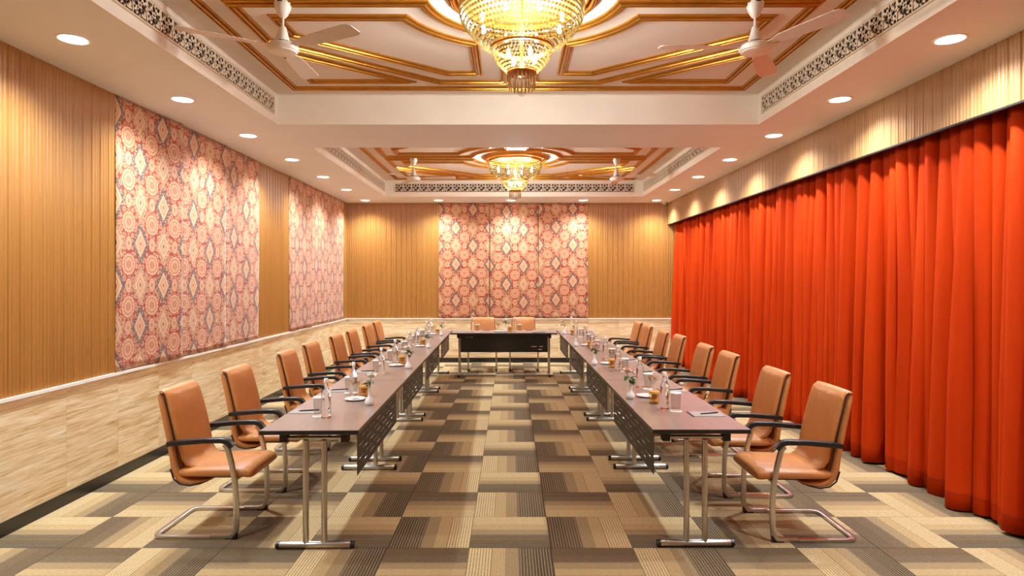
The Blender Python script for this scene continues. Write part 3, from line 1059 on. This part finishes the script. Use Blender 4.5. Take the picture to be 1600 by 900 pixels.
# ================================================================== chairs
def build_chair():
    t = empty('conference_chair')
    L_, K_, CH = MT['leather'], MT['black_plastic'], MT['chrome']
    rect = [(-0.013, -0.008), (0.013, -0.008), (0.013, 0.008), (-0.013, 0.008)]
    def rr(a, b_, r):   # rounded rectangle section
        o = []
        for cx, cy, s0 in ((a - r, b_ - r, 0), (-a + r, b_ - r, PI / 2), (-a + r, -b_ + r, PI), (a - r, -b_ + r, 3 * PI / 2)):
            for k in range(3): o.append((cx + r * math.cos(s0 + k * PI / 4), cy + r * math.sin(s0 + k * PI / 4)))
        return o
    sec = rr(0.0165, 0.0115, 0.005)
    # legs: arm support down to the floor, then back along it
    for s_ in (-1, 1):
        y_ = s_ * 0.25
        pts = [(0.185, y_, 0.598), (0.205, y_, 0.575), (0.232, y_, 0.47), (0.252, y_, 0.36), (0.260, y_, 0.25), (0.260, y_, 0.075), (0.254, y_, 0.042), (0.236, y_, 0.020), (0.205, y_, 0.0115), (0.10, y_, 0.0115)]
        lg = MB().sweep(pts, rr(0.0165, 0.0115, 0.005), up=(0, 1, 0)).build('leg', CH, t, 40)
        MB().box(0.195, 0.262, y_ - 0.0145, y_ + 0.0145, 0.0, 0.006).add(
            [(0.262, y_ - 0.0145, 0.0), (0.262, y_ + 0.0145, 0.0), (0.270, y_ + 0.0145, 0.050), (0.270, y_ - 0.0145, 0.050), (0.235, y_ - 0.0145, 0.006), (0.235, y_ + 0.0145, 0.006)],
            [(0, 1, 2, 3), (3, 2, 5, 4), (0, 3, 4), (1, 5, 2)]).build('foot_cap', K_, lg, 0)
        # armrest: long pad, bent down at the front
        ap = [(-0.170, s_ * 0.242, 0.598), (-0.13, s_ * 0.250, 0.606), (0.06, s_ * 0.252, 0.622), (0.175, s_ * 0.252, 0.624), (0.212, s_ * 0.252, 0.612), (0.238, s_ * 0.252, 0.580)]
        MB().sweep(ap, rr(0.025, 0.0155, 0.006), up=(0, 0, 1)).build('armrest', K_, t, 40)
    rail = [(0.10, -0.25, 0.0115), (-0.200, -0.25, 0.0115), (-0.235, -0.243, 0.0115), (-0.255, -0.222, 0.0115), (-0.262, -0.19, 0.0115), (-0.262, 0.19, 0.0115), (-0.255, 0.222, 0.0115), (-0.235, 0.243, 0.0115), (-0.200, 0.25, 0.0115), (0.10, 0.25, 0.0115)]
    MB().sweep(rail, sec, up=(0, 0, 1)).build('base_rail', CH, t, 40)
    MB().tube([(0.247, -0.25, 0.365), (0.247, 0.25, 0.365)], 0.010, 10).build('cross_bar', CH, t, 40)
    # seat cushion
    ss = [(-0.155, 0.398, 0.012, 0.185), (-0.14, 0.400, 0.026, 0.205), (-0.08, 0.402, 0.034, 0.222), (0.0, 0.405, 0.036, 0.230), (0.10, 0.408, 0.037, 0.234), (0.20, 0.410, 0.038, 0.236), (0.28, 0.408, 0.039, 0.236), (0.315, 0.402, 0.036, 0.234), (0.335, 0.396, 0.028, 0.228), (0.345, 0.390, 0.014, 0.216)]
    MB().loft([(x_, z_, 0, 1, th, w_) for x_, z_, th, w_ in ss], 24, 3.6).build('seat', L_, t, 50)
    # backrest front cushion
    def norm_path(pp):
        out = []
        for i, p_ in enumerate(pp):
            a = Vector(pp[max(0, i - 1)][:2]); b_ = Vector(pp[min(len(pp) - 1, i + 1)][:2]); d = (b_ - a).normalized()
            out.append((p_[0], p_[1], d.y, -d.x, p_[2], p_[3]))   # normal points forward (+x) for an upward path
        return out
    fp = [(-0.010, 0.425, 0.008, 0.170), (-0.050, 0.432, 0.016, 0.186), (-0.085, 0.452, 0.020, 0.196), (-0.108, 0.49, 0.022, 0.202), (-0.122, 0.55, 0.023, 0.206), (-0.142, 0.64, 0.024, 0.210), (-0.163, 0.73, 0.024, 0.211), (-0.186, 0.82, 0.023, 0.209), (-0.203, 0.88, 0.022, 0.206), (-0.215, 0.908, 0.021, 0.204), (-0.236, 0.926, 0.017, 0.203), (-0.262, 0.923, 0.010, 0.202)]
    br = MB().loft(norm_path(fp), 22, 3.4).build('backrest', L_, t, 50)
    bp = [(0.05, 0.345, 0.008, 0.165), (-0.01, 0.338, 0.018, 0.190), (-0.065, 0.338, 0.024, 0.204), (-0.112, 0.352, 0.029, 0.213), (-0.143, 0.387, 0.032, 0.218), (-0.158, 0.44, 0.033, 0.221), (-0.168, 0.52, 0.033, 0.222), (-0.186, 0.62, 0.033, 0.222), (-0.207, 0.72, 0.032, 0.221), (-0.228, 0.81, 0.030, 0.219), (-0.244, 0.87, 0.027, 0.216), (-0.256, 0.906, 0.016, 0.210)]
    bs = MB().loft(norm_path(bp), 22, 3.4).build('back_shell', L_, t, 50)
    # dark piping between cushion and shell, and along the shell's lower edge
    for s_ in (-1, 1):
        pp = [(-0.118, s_ * 0.207, 0.43), (-0.133, s_ * 0.212, 0.50), (-0.141, s_ * 0.215, 0.56), (-0.160, s_ * 0.216, 0.65), (-0.180, s_ * 0.216, 0.74), (-0.202, s_ * 0.2135, 0.825), (-0.222, s_ * 0.2095, 0.888), (-0.248, s_ * 0.2065, 0.916)]
        MB().tube(pp, 0.0042, 6, up=(0, 1, 0)).build('piping', MT['leather_dark'], br, 60)
        pp = [(0.04, s_ * 0.158, 0.340), (-0.01, s_ * 0.186, 0.326), (-0.062, s_ * 0.200, 0.319), (-0.118, s_ * 0.209, 0.332), (-0.156, s_ * 0.214, 0.366), (-0.175, s_ * 0.217, 0.43)]
        MB().tube(pp, 0.0055, 6, up=(0, 1, 0)).build('shell_trim', MT['leather_dark'], bs, 60)
    MB().box(-0.03, 0.22, -0.14, 0.14, 0.352, 0.372).build('seat_plate', K_, t, 0)
    return t


chair0 = build_chair()
place = []
lc = [(4.0, -2.264), (4.87, -2.26), (6.03, -2.27), (6.86, -2.296), (7.88, -2.295), (8.65, -2.29), (9.68, -2.31), (10.50, -2.33)]
rc = [(3.95, 2.175), (4.74, 2.14), (5.86, 2.165), (6.62, 2.17), (7.76, 2.20), (8.46, 2.17), (9.55, 2.20), (10.34, 2.21)]
for k, (yy, xx) in enumerate(lc):
    w_ = 'nearest the camera' if k == 0 else (nth[k] + ' from the camera' if k < 7 else 'farthest from the camera')
    place.append((xx + 0.27, yy + 0.21, 0.0, 'tan leather cantilever chair on the left row, ' + w_, 'tan chairs along the left tables'))
for k, (yy, xx) in enumerate(rc):
    w_ = 'nearest the camera' if k == 0 else (nth[k] + ' from the camera' if k < 7 else 'farthest from the camera')
    place.append((xx - 0.27, yy + 0.21, PI, 'tan leather cantilever chair on the right row, ' + w_, 'tan chairs along the right tables'))
place.append((-0.495, 11.44, -PI / 2, 'left of two tan leather chairs behind the back table', 'tan chairs behind the back table'))
place.append((0.249, 11.44, -PI / 2, 'right of two tan leather chairs behind the back table', 'tan chairs behind the back table'))
for k, (x_, y_, rz, lab, grp) in enumerate(place):
    o = chair0 if k == 0 else copy_tree(chair0)
    o.location = (x_, y_, 0)
    o.rotation_euler = (0, 0, rz + (random.Random(k).uniform(-0.02, 0.02) if k else 0))
    tag(o, lab, 'chair', grp)

# ================================================================== tables
TW, TL = 0.585, 1.84
PNL = 1.46


def slot(cx, cy, L, hgt):
    a, b_ = L / 2, hgt / 2
    return [(cx - a, cy - b_), (cx + a, cy - b_), (cx + a, cy + b_), (cx - a, cy + b_)]


pl = [[(-PNL / 2, -0.15), (PNL / 2, -0.15), (PNL / 2, 0.15), (-PNL / 2, 0.15)]]
for r_ in range(6):
    yy = 0.105 - r_ * 0.042
    for k in range(6):
        cx = -PNL / 2 + 0.125 + (k + (0.45 if r_ % 2 else 0.0)) * 0.232
        if cx + 0.10 < PNL / 2: pl.append(slot(cx, yy, 0.165, 0.0085))
panel_me = plate_mesh('modesty_panel', pl, 0.003, MT['panel_black'])
panel_back = plate_mesh('modesty_panel_plain', [[(-PNL / 2, -0.15), (PNL / 2, -0.15), (PNL / 2, 0.15), (-PNL / 2, 0.15)]] +
                        [slot(0.50, -0.055, 0.09, 0.006), slot(0.62, -0.055, 0.06, 0.006), slot(0.60, -0.105, 0.07, 0.006), slot(-0.60, 0.10, 0.04, 0.006), slot(-0.54, 0.10, 0.03, 0.006)], 0.003, MT['panel_gloss'])


def build_table(panel_mesh, TL=TL):
    """length along y from 0 to TL, inner edge at x = 0, table body towards -x; origin at the inner front corner"""
    t = empty('folding_table')
    bevel(MB().box(-TW, 0, 0.001, TL - 0.001, ZT - 0.026, ZT - 0.0008).build('edge_band', MT['table_edge'], t, 0), 0.003)
    MB().box(-TW + 0.003, -0.003, 0.004, TL - 0.004, ZT - 0.002, ZT).build('tabletop', MT['veneer'], t, 0)
    for x_ in (-TW + 0.10, -0.10):
        MB().box(x_ - 0.012, x_ + 0.012, 0.10, TL - 0.10, ZT - 0.052, ZT - 0.026).build('support_beam', MT['underframe'], t, 0)
    xc = -TW / 2
    for y_, sg in ((0.13, 1), (TL - 0.13, -1)):
        ft = MB().lathe([(0.017, -0.222), (0.0205, -0.215), (0.0205, 0.215), (0.017, 0.222)], 14, (xc, y_, 0.024), 'x').build('foot', MT['chrome'], t)
        for s_ in (-1, 1):
            MB().lathe([(0.0215, -0.010), (0.0215, 0.012)], 14, (xc + s_ * 0.226, y_, 0.0235), 'x').build('foot_cap', MT['black_plastic'], ft)
            MB().lathe([(0.0175, 0.030), (0.0175, 0.662)], 14, (xc + s_ * 0.056, y_, 0)).build('post', MT['chrome'], t)
        MB().lathe([(0.013, -0.17), (0.013, 0.17)], 12, (xc, y_, 0.676), 'x').build('cross_bar', MT['chrome'], t)
        MB().tube([(xc - 0.056, y_ + sg * 0.015, 0.55), (xc - 0.05, y_ + sg * 0.05, 0.56), (xc + 0.05, y_ + sg * 0.05, 0.56), (xc + 0.056, y_ + sg * 0.015, 0.55)], 0.005, 8).build('fold_latch', MT['chrome'], t)
        for s_ in (-1, 1):
            MB().box(xc + s_ * 0.185 - 0.022, xc + s_ * 0.185 + 0.022, y_ - 0.028, y_ + 0.028, 0.655, ZT - 0.026).build('bracket', MT['black_plastic'], t, 0)
    # modesty panel under the inner edge
    inst('modesty_panel', panel_mesh, t, (-0.05, TL / 2, 0.575), (PI / 2, 0, PI / 2))
    return t


tab0 = build_table(panel_me)
pos_w = ['front', 'second', 'third', 'last']
ROT_L = 0.0163
TABS = {}
# left row: inner edge runs from x=-0.895 at y=3.69, drifting outwards
for k in range(4):
    o = tab0 if k == 0 else copy_tree(tab0)
    yy = 3.69 + TL * k
    o.location = (-0.895 - ROT_L * (yy - 3.69), yy, 0)
    o.rotation_euler = (0, 0, ROT_L)
    tag(o, pos_w[k] + ' dark veneer folding table of the left row, counted from the camera', 'table', 'folding tables of the left row')
    TABS['L', k] = o
# right row: the same table turned round (origin is then its far inner corner)
for k in range(4):
    o = copy_tree(tab0)
    yy = 3.71 + TL * k
    o.location = (0.840 - 0.004 * (yy - 3.7), yy + TL, 0)
    o.rotation_euler = (0, 0, PI + 0.004)
    tag(o, pos_w[k] + ' dark veneer folding table of the right row, counted from the camera', 'table', 'folding tables of the right row')
    TABS['R', k] = o
tb = build_table(panel_back, 1.79)
# back table: inner edge faces the camera; local -x points to +y
tb.rotation_euler = (0, 0, -PI / 2)
tb.location = (-0.100 - 1.79 / 2, 10.43, 0)
tag(tb, 'dark veneer folding table across the far end between the rows', 'table')

# ================================================================== tableware prototypes
def proto(fn):
    t = fn(); return t


def bottle_mb():
    b_ = MB().lathe([(0.0, 0.0), (0.026, 0.0), (0.030, 0.004), (0.030, 0.150), (0.0285, 0.165), (0.020, 0.182), (0.0135, 0.192), (0.0125, 0.232), (0.0, 0.233)], 20)
    return b_
bot_me = bottle_mb().mesh('bottle_body', MT['water_glass'], 40)
botcap_me = MB().lathe([(0.0145, 0.228), (0.0145, 0.250), (0.012, 0.253), (0.0, 0.253)], 16).mesh('cap', MT['card_clear'] if 'card_clear' in MT else MT['card'], 40)
gl_me = MB().lathe([(0.0, 0.002), (0.027, 0.002), (0.031, 0.006), (0.034, 0.122), (0.0315, 0.122), (0.0285, 0.016), (0.0, 0.014)], 22).mesh('glass_body', MT['thin_glass'], 40)
disc_me = MB().lathe([(0.0, 0.0), (0.040, 0.0), (0.040, 0.002), (0.0, 0.002)], 24).mesh('paper_disc', MT['card'], 40)
lid_me = MB().lathe([(0.0, 0.126), (0.038, 0.1245), (0.0385, 0.1225), (0.0385, 0.1185), (0.0375, 0.1185), (0.0375, 0.1222), (0.0, 0.1222)], 24).mesh('paper_lid', MT['card'], 40)
pad_me = MB().box(-0.105, 0.105, -0.07, 0.07, 0.0, 0.004).mesh('paper_pad', MT['paper'], 0)
bind_me = MB().box(-0.107, -0.099, -0.071, 0.071, 0.0, 0.0052).mesh('binding', MT['pen_black'], 0)
penb_me = MB().lathe([(0.0, -0.068), (0.0015, -0.066), (0.0042, -0.054), (0.0045, 0.066), (0.003, 0.070), (0.0, 0.070)], 10, (0, 0, 0.0045), 'x').mesh('barrel', MT['pen_black'], 40)
penc_me = MB().box(0.028, 0.066, -0.0014, 0.0014, 0.0088, 0.0104).mesh('clip', MT['chrome'], 0)
plate_me = MB().lathe([(0.0, 0.004), (0.045, 0.004), (0.052, 0.006), (0.080, 0.0135), (0.0805, 0.0115), (0.05, 0.0), (0.0, 0.0)], 32).mesh('plate', MT['porcelain'], 50)
coup_me = MB().lathe([(0.0, 0.0), (0.031, 0.001), (0.028, 0.003), (0.006, 0.006), (0.004, 0.02), (0.004, 0.070), (0.010, 0.078), (0.030, 0.105), (0.043, 0.142), (0.0415, 0.142), (0.028, 0.108), (0.008, 0.083), (0.0, 0.082)], 22).mesh('cocktail_glass', MT['thin_glass'], 40)
jar_me = MB().lathe([(0.0, 0.0), (0.035, 0.0), (0.037, 0.004), (0.037, 0.070), (0.0345, 0.070), (0.0345, 0.006), (0.0, 0.006)], 22).mesh('jar_body', MT['amber_glass'], 40)
jl_me = MB().lathe([(0.0, 0.0705), (0.039, 0.0705), (0.040, 0.073), (0.040, 0.084), (0.037, 0.088), (0.0, 0.088)], 22).mesh('lid', MT['jar_lid'], 40)
ck_me = MB().lathe([(0.0, -0.008), (0.018, -0.008), (0.024, -0.004), (0.025, 0.001), (0.021, 0.006), (0.012, 0.009), (0.0, 0.009)], 14).mesh('cookie', MT['cookie'], 60)
ck2_me = MB().lathe([(0.0, -0.009), (0.016, -0.009), (0.022, -0.004), (0.022, 0.002), (0.014, 0.009), (0.0, 0.010)], 14).mesh('cookie_golden', MT['cookie_gold'], 60)
sw = [MB().lathe([(0.0, -0.010), (0.003, -0.009), (0.009, -0.005), (0.010, 0.0), (0.009, 0.005), (0.003, 0.009), (0.0, 0.010)], 8).mesh('sweet', MT[k_], 60) for k_ in ('sweet_gold', 'sweet_red', 'sweet_brown')]
vase_me = MB().lathe([(0.0, 0.0), (0.020, 0.0), (0.028, 0.004), (0.0345, 0.016), (0.0345, 0.026), (0.028, 0.042), (0.016, 0.058), (0.0105, 0.072), (0.0095, 0.118), (0.0115, 0.130), (0.0095, 0.130), (0.0078, 0.118), (0.0078, 0.070), (0.0, 0.066)], 24).mesh('bud_vase', MT['porcelain'], 50)

# rose: petals wrapped round a core
def rose_mesh(mat):
    mb = MB()
    for layer, (n, rad, hgt, open_) in enumerate(((3, 0.010, 0.034, 0.0), (4, 0.016, 0.036, 0.15), (5, 0.022, 0.032, 0.45))):
        for k in range(n):
            a0 = 2 * PI * k / n + layer * 0.5
            half = PI / n * 1.35
            vs_ = []
            for j in range(4):
                f = j / 3
                rr_ = 0.004 + rad * math.sin(f * PI * 0.5) * (1 + open_ * f * 0.6) - (0.004 * f if layer < 2 else 0)
                zz = hgt * f - (0.010 * open_ * f * f)
                for i in range(5):
                    g = (i - 2) / 2
                    aa = a0 + g * half * math.sin(PI * (0.25 + 0.6 * f))
                    vs_.append((rr_ * math.cos(aa), rr_ * math.sin(aa), zz - 0.006 * g * g * f))
            mb.add(vs_, [(j * 5 + i, j * 5 + i + 1, (j + 1) * 5 + i + 1, (j + 1) * 5 + i) for j in range(3) for i in range(4)])
    return mb.mesh('bloom', mat, 60)


rp_me, rw_me = rose_mesh(MT['rose_pink']), rose_mesh(MT['rose_white'])
lf = []
for i in range(6):
    f = i / 5
    w_ = 0.016 * math.sin(PI * min(1, f * 0.97 + 0.03)) ** 0.8
    z_ = 0.012 * math.sin(f * PI) - 0.010 * f
    lf += [(0.052 * f, -w_, z_ + 0.004), (0.052 * f, 0, z_), (0.052 * f, w_, z_ + 0.004)]
leaf_me = MB().add(lf, [(i * 3 + k, i * 3 + k + 1, (i + 1) * 3 + k + 1, (i + 1) * 3 + k) for i in range(5) for k in range(2)]).mesh('leaf', MT['leaf'], 60)


def thing2(name, loc, rz, label, cat, group, parts):
    t = empty(name, loc, rz, label, cat, group)
    for nm, me in parts: inst(nm, me, t)
    return t


def single(name, me, loc, rz, label, cat, group):
    return tag(inst(name, me, None, loc, (0, 0, rz)), label, cat, group)


def rose(x_, y_, tag_w, where, tilt, az, mat_me, nleaf, seed):
    """cut rose standing in the vase at (x_, y_)"""
    rnd = random.Random(seed)
    t = empty('cut_rose', (x_, y_, ZT + 0.072), 0, f'{tag_w} rose in the bud vase on the {where}', 'flower', 'cut roses in bud vases')
    ca, sa = math.cos(az), math.sin(az)
    tip = Vector((tilt * ca, tilt * sa, 0.118))
    pts = [(0, 0, 0), (0, 0, 0.055), (tip.x * 0.4, tip.y * 0.4, 0.085), tuple(tip)]
    MB().tube(pts, 0.0018, 6, up=(1, 0, 0.01)).build('stem', MT['stem'], t)
    b_ = inst('bloom', mat_me, t, tuple(tip - Vector((0, 0, 0.002))), (tilt * 6 * -sa, tilt * 6 * ca, rnd.random() * 6))
    b_.scale = (1.35, 1.35, 1.25)
    for k in range(nleaf + 2):
        a = az + PI + rnd.uniform(-1.5, 1.5) if k < 3 else rnd.random() * 6.28
        hh = rnd.uniform(0.058, 0.098)
        inst('leaf', leaf_me, t, (tip.x * 0.3, tip.y * 0.3, hh), (rnd.uniform(-0.3, 0.3), rnd.uniform(-0.5, 0.35), a), (rnd.uniform(0.95, 1.35),) * 3)
    return t


def setting(where, T, d1, d2, mid, seed, ros, pads=True):
    """T(u, v) -> world xy of a point v along the table, u in from its inner edge.
    d1/d2: place settings {bottle, glass, pad}; mid: shared things"""
    rnd = random.Random(seed)
    ang = T(0, 0, True)
    for w_, d in (('nearer', d1), ('farther', d2)):
        if T.lateral: w_ = 'left' if w_ == 'nearer' else 'right'
        x_, y_ = T(*d['bottle'])
        thing2('water_bottle', (x_, y_, ZT), 0, f'{w_} clear glass water bottle on the {where}', 'bottle', 'water bottles on the tables', [('bottle_body', bot_me), ('cap', botcap_me)])
        x_, y_ = T(*d['glass'])
        single('paper_coaster', disc_me, (x_, y_, ZT), 0, f'white paper coaster under the {w_} tumbler on the {where}', 'coaster', 'paper coasters on the tables')
        thing2('drinking_glass', (x_, y_, ZT + 0.002), 0, f'{w_} clear tumbler with white paper lid on the {where}', 'glass', 'covered tumblers on the tables', [('glass_body', gl_me), ('paper_lid', lid_me)])
        x_, y_ = T(*d['pad'])
        a = ang + rnd.uniform(-0.05, 0.05)
        thing2('notepad', (x_, y_, ZT), a, f'{w_} pale notepad on the {where}', 'notepad', 'notepads on the tables', [('paper_pad', pad_me), ('binding', bind_me)])
        thing2('pen', (x_ + 0.02 * math.cos(a), y_ + 0.02 * math.sin(a) , ZT + 0.0045), a + 0.28, f'{w_} black pen lying on a notepad on the {where}', 'pen', 'pens on the notepads', [('barrel', penb_me), ('clip', penc_me)])
    x_, y_ = T(*mid['plate'])
    single('side_plate', plate_me, (x_, y_, ZT), 0, f'round white side plate on the {where}', 'plate', 'side plates on the tables')
    x_, y_ = T(*mid['coupe'])
    zc_ = ZT + (0.0045 if mid.get('on_plate') else 0)
    single('cocktail_glass', coup_me, (x_, y_, zc_), 0, f'stemmed cocktail glass of sweets on the {where}', 'glass', 'cocktail glasses of sweets')
    for k in range(5):
        a = 2 * PI * k / 5 + rnd.random()
        rr_, zz = (0.020, 0.122) if k < 4 else (0.0, 0.128)
        o = inst('wrapped_sweet', sw[k % 3], None, (x_ + rr_ * math.cos(a), y_ + rr_ * math.sin(a), zc_ + zz), (1.2, rnd.random() * 3, a))
        tag(o, f'{("gold", "red", "brown", "second gold", "topmost red")[k]} wrapped sweet in the cocktail glass on the {where}', 'sweet', f'sweets in the glass on the {where}')
    x_, y_ = T(*mid['jar'])
    thing2('cookie_jar', (x_, y_, ZT), 0, f'small glass cookie jar with golden lid on the {where}', 'jar', 'cookie jars on the tables', [('jar_body', jar_me), ('lid', jl_me)])
    for k in range(3):
        o = inst('cookie', ck2_me if k == 0 else ck_me, None, (x_ + (0.006, -0.005, 0.004)[k], y_ + (-0.004, 0.005, -0.003)[k], ZT + 0.0165 + k * 0.020), (0.06 * (k - 1), 0.08, k * 1.0))
        tag(o, f'{("golden cookie at the bottom", "brown cookie in the middle", "brown cookie at the top")[k]} of the jar on the {where}', 'cookie', 'cookies in the jars')
    x_, y_ = T(*mid['vase'])
    single('bud_vase', vase_me, (x_, y_, ZT), 0, (f'white porcelain bud vase on the {where}' if ros else f'empty white porcelain bud vase on the {where}'), 'vase', 'bud vases on the tables')
    if ros:
        rose(x_, y_, ros[0], where, ros[1], ros[2], rp_me if 'pink' in ros[0] else rw_me, ros[3], seed)


class TL_:
    lateral = False
    def __init__(s, k): s.y0 = 3.69 + TL * k; s.x0 = -0.895 - ROT_L * (s.y0 - 3.69)
    def __call__(s, u, v, ang=False):
        if ang: return ROT_L
        return (s.x0 - u - ROT_L * v, s.y0 + v)


class TR_:
    lateral = False
    def __init__(s, k): s.y0 = 3.71 + TL * k; s.x0 = 0.840 - 0.004 * (s.y0 - 3.7)
    def __call__(s, u, v, ang=False):
        if ang: return 0.0
        return (s.x0 + u - 0.004 * v, s.y0 + v)


class TB_:
    lateral = True
    def __call__(s, u, v, ang=False):
        if ang: return 0.0
        return (v, 10.43 + u)


def jit(d, rnd, a=0.03):
    return {k: ((v[0] + rnd.uniform(-0.012, 0.012), v[1] + rnd.uniform(-a, a)) if isinstance(v, tuple) else v) for k, v in d.items()}


L1 = dict(bottle=(0.285, 0.34), glass=(0.345, 0.385), pad=(0.475, 0.53))
L2 = dict(bottle=(0.295, 1.14), glass=(0.350, 1.235), pad=(0.475, 1.33))
LM = dict(plate=(0.235, 0.94), coupe=(0.233, 0.95), jar=(0.200, 1.06), vase=(0.090, 0.75), on_plate=True)
R1 = dict(bottle=(0.228, 0.60), glass=(0.285, 0.525), pad=(0.455, 0.42))
R2 = dict(bottle=(0.240, 1.466), glass=(0.290, 1.385), pad=(0.470, 1.32))
RM = dict(plate=(0.205, 1.05), coupe=(0.275, 1.15), jar=(0.200, 0.79), vase=(0.063, 0.965))
roses_l = [('white', 0.010, 0.4, 4), ('white', 0.016, 2.6, 5), ('white', 0.006, 0.5, 5), ('pale pink', 0.012, 0.2, 5)]
roses_r = [('pink', 0.024, 2.9, 5), ('pale pink', 0.020, 0.3, 6), None, ('pink', 0.022, 3.0, 3)]
for k in range(4):
    rnd = random.Random(100 + k)
    j = (lambda d: jit(d, rnd)) if k else (lambda d: d)
    lm = j(LM)
    lm['coupe'] = (lm['plate'][0] - 0.002, lm['plate'][1] + 0.01)
    setting(pos_w[k] + ' left table', TL_(k), j(L1), j(L2), lm, 200 + k, roses_l[k])
    setting(pos_w[k] + ' right table', TR_(k), j(R1), j(R2), j(RM), 300 + k, roses_r[k])
setting('back table', TB_(), dict(bottle=(0.28, -0.650), glass=(0.27, -0.560), pad=(0.40, -0.43)), dict(bottle=(0.26, 0.078), glass=(0.27, 0.160), pad=(0.40, 0.31)),
        dict(plate=(0.29, -0.20), coupe=(0.29, -0.205), jar=(0.32, -0.006), vase=(0.16, -0.076), on_plate=True), 400, ('white', 0.003, 0.3, 4))

# black cable over the back table's edge
cb = MB().tube([(0.60, 10.60, ZT + 0.005), (0.48, 10.52, ZT + 0.005), (0.40, 10.46, ZT + 0.006), (0.375, 10.424, ZT + 0.004), (0.39, 10.418, ZT - 0.03), (0.44, 10.418, ZT - 0.05), (0.50, 10.422, ZT - 0.07)], 0.004, 8).build('power_cable', MT['cable'], None, 60)
tag(cb, 'thin black cable hanging over the edge of the back table', 'cable')
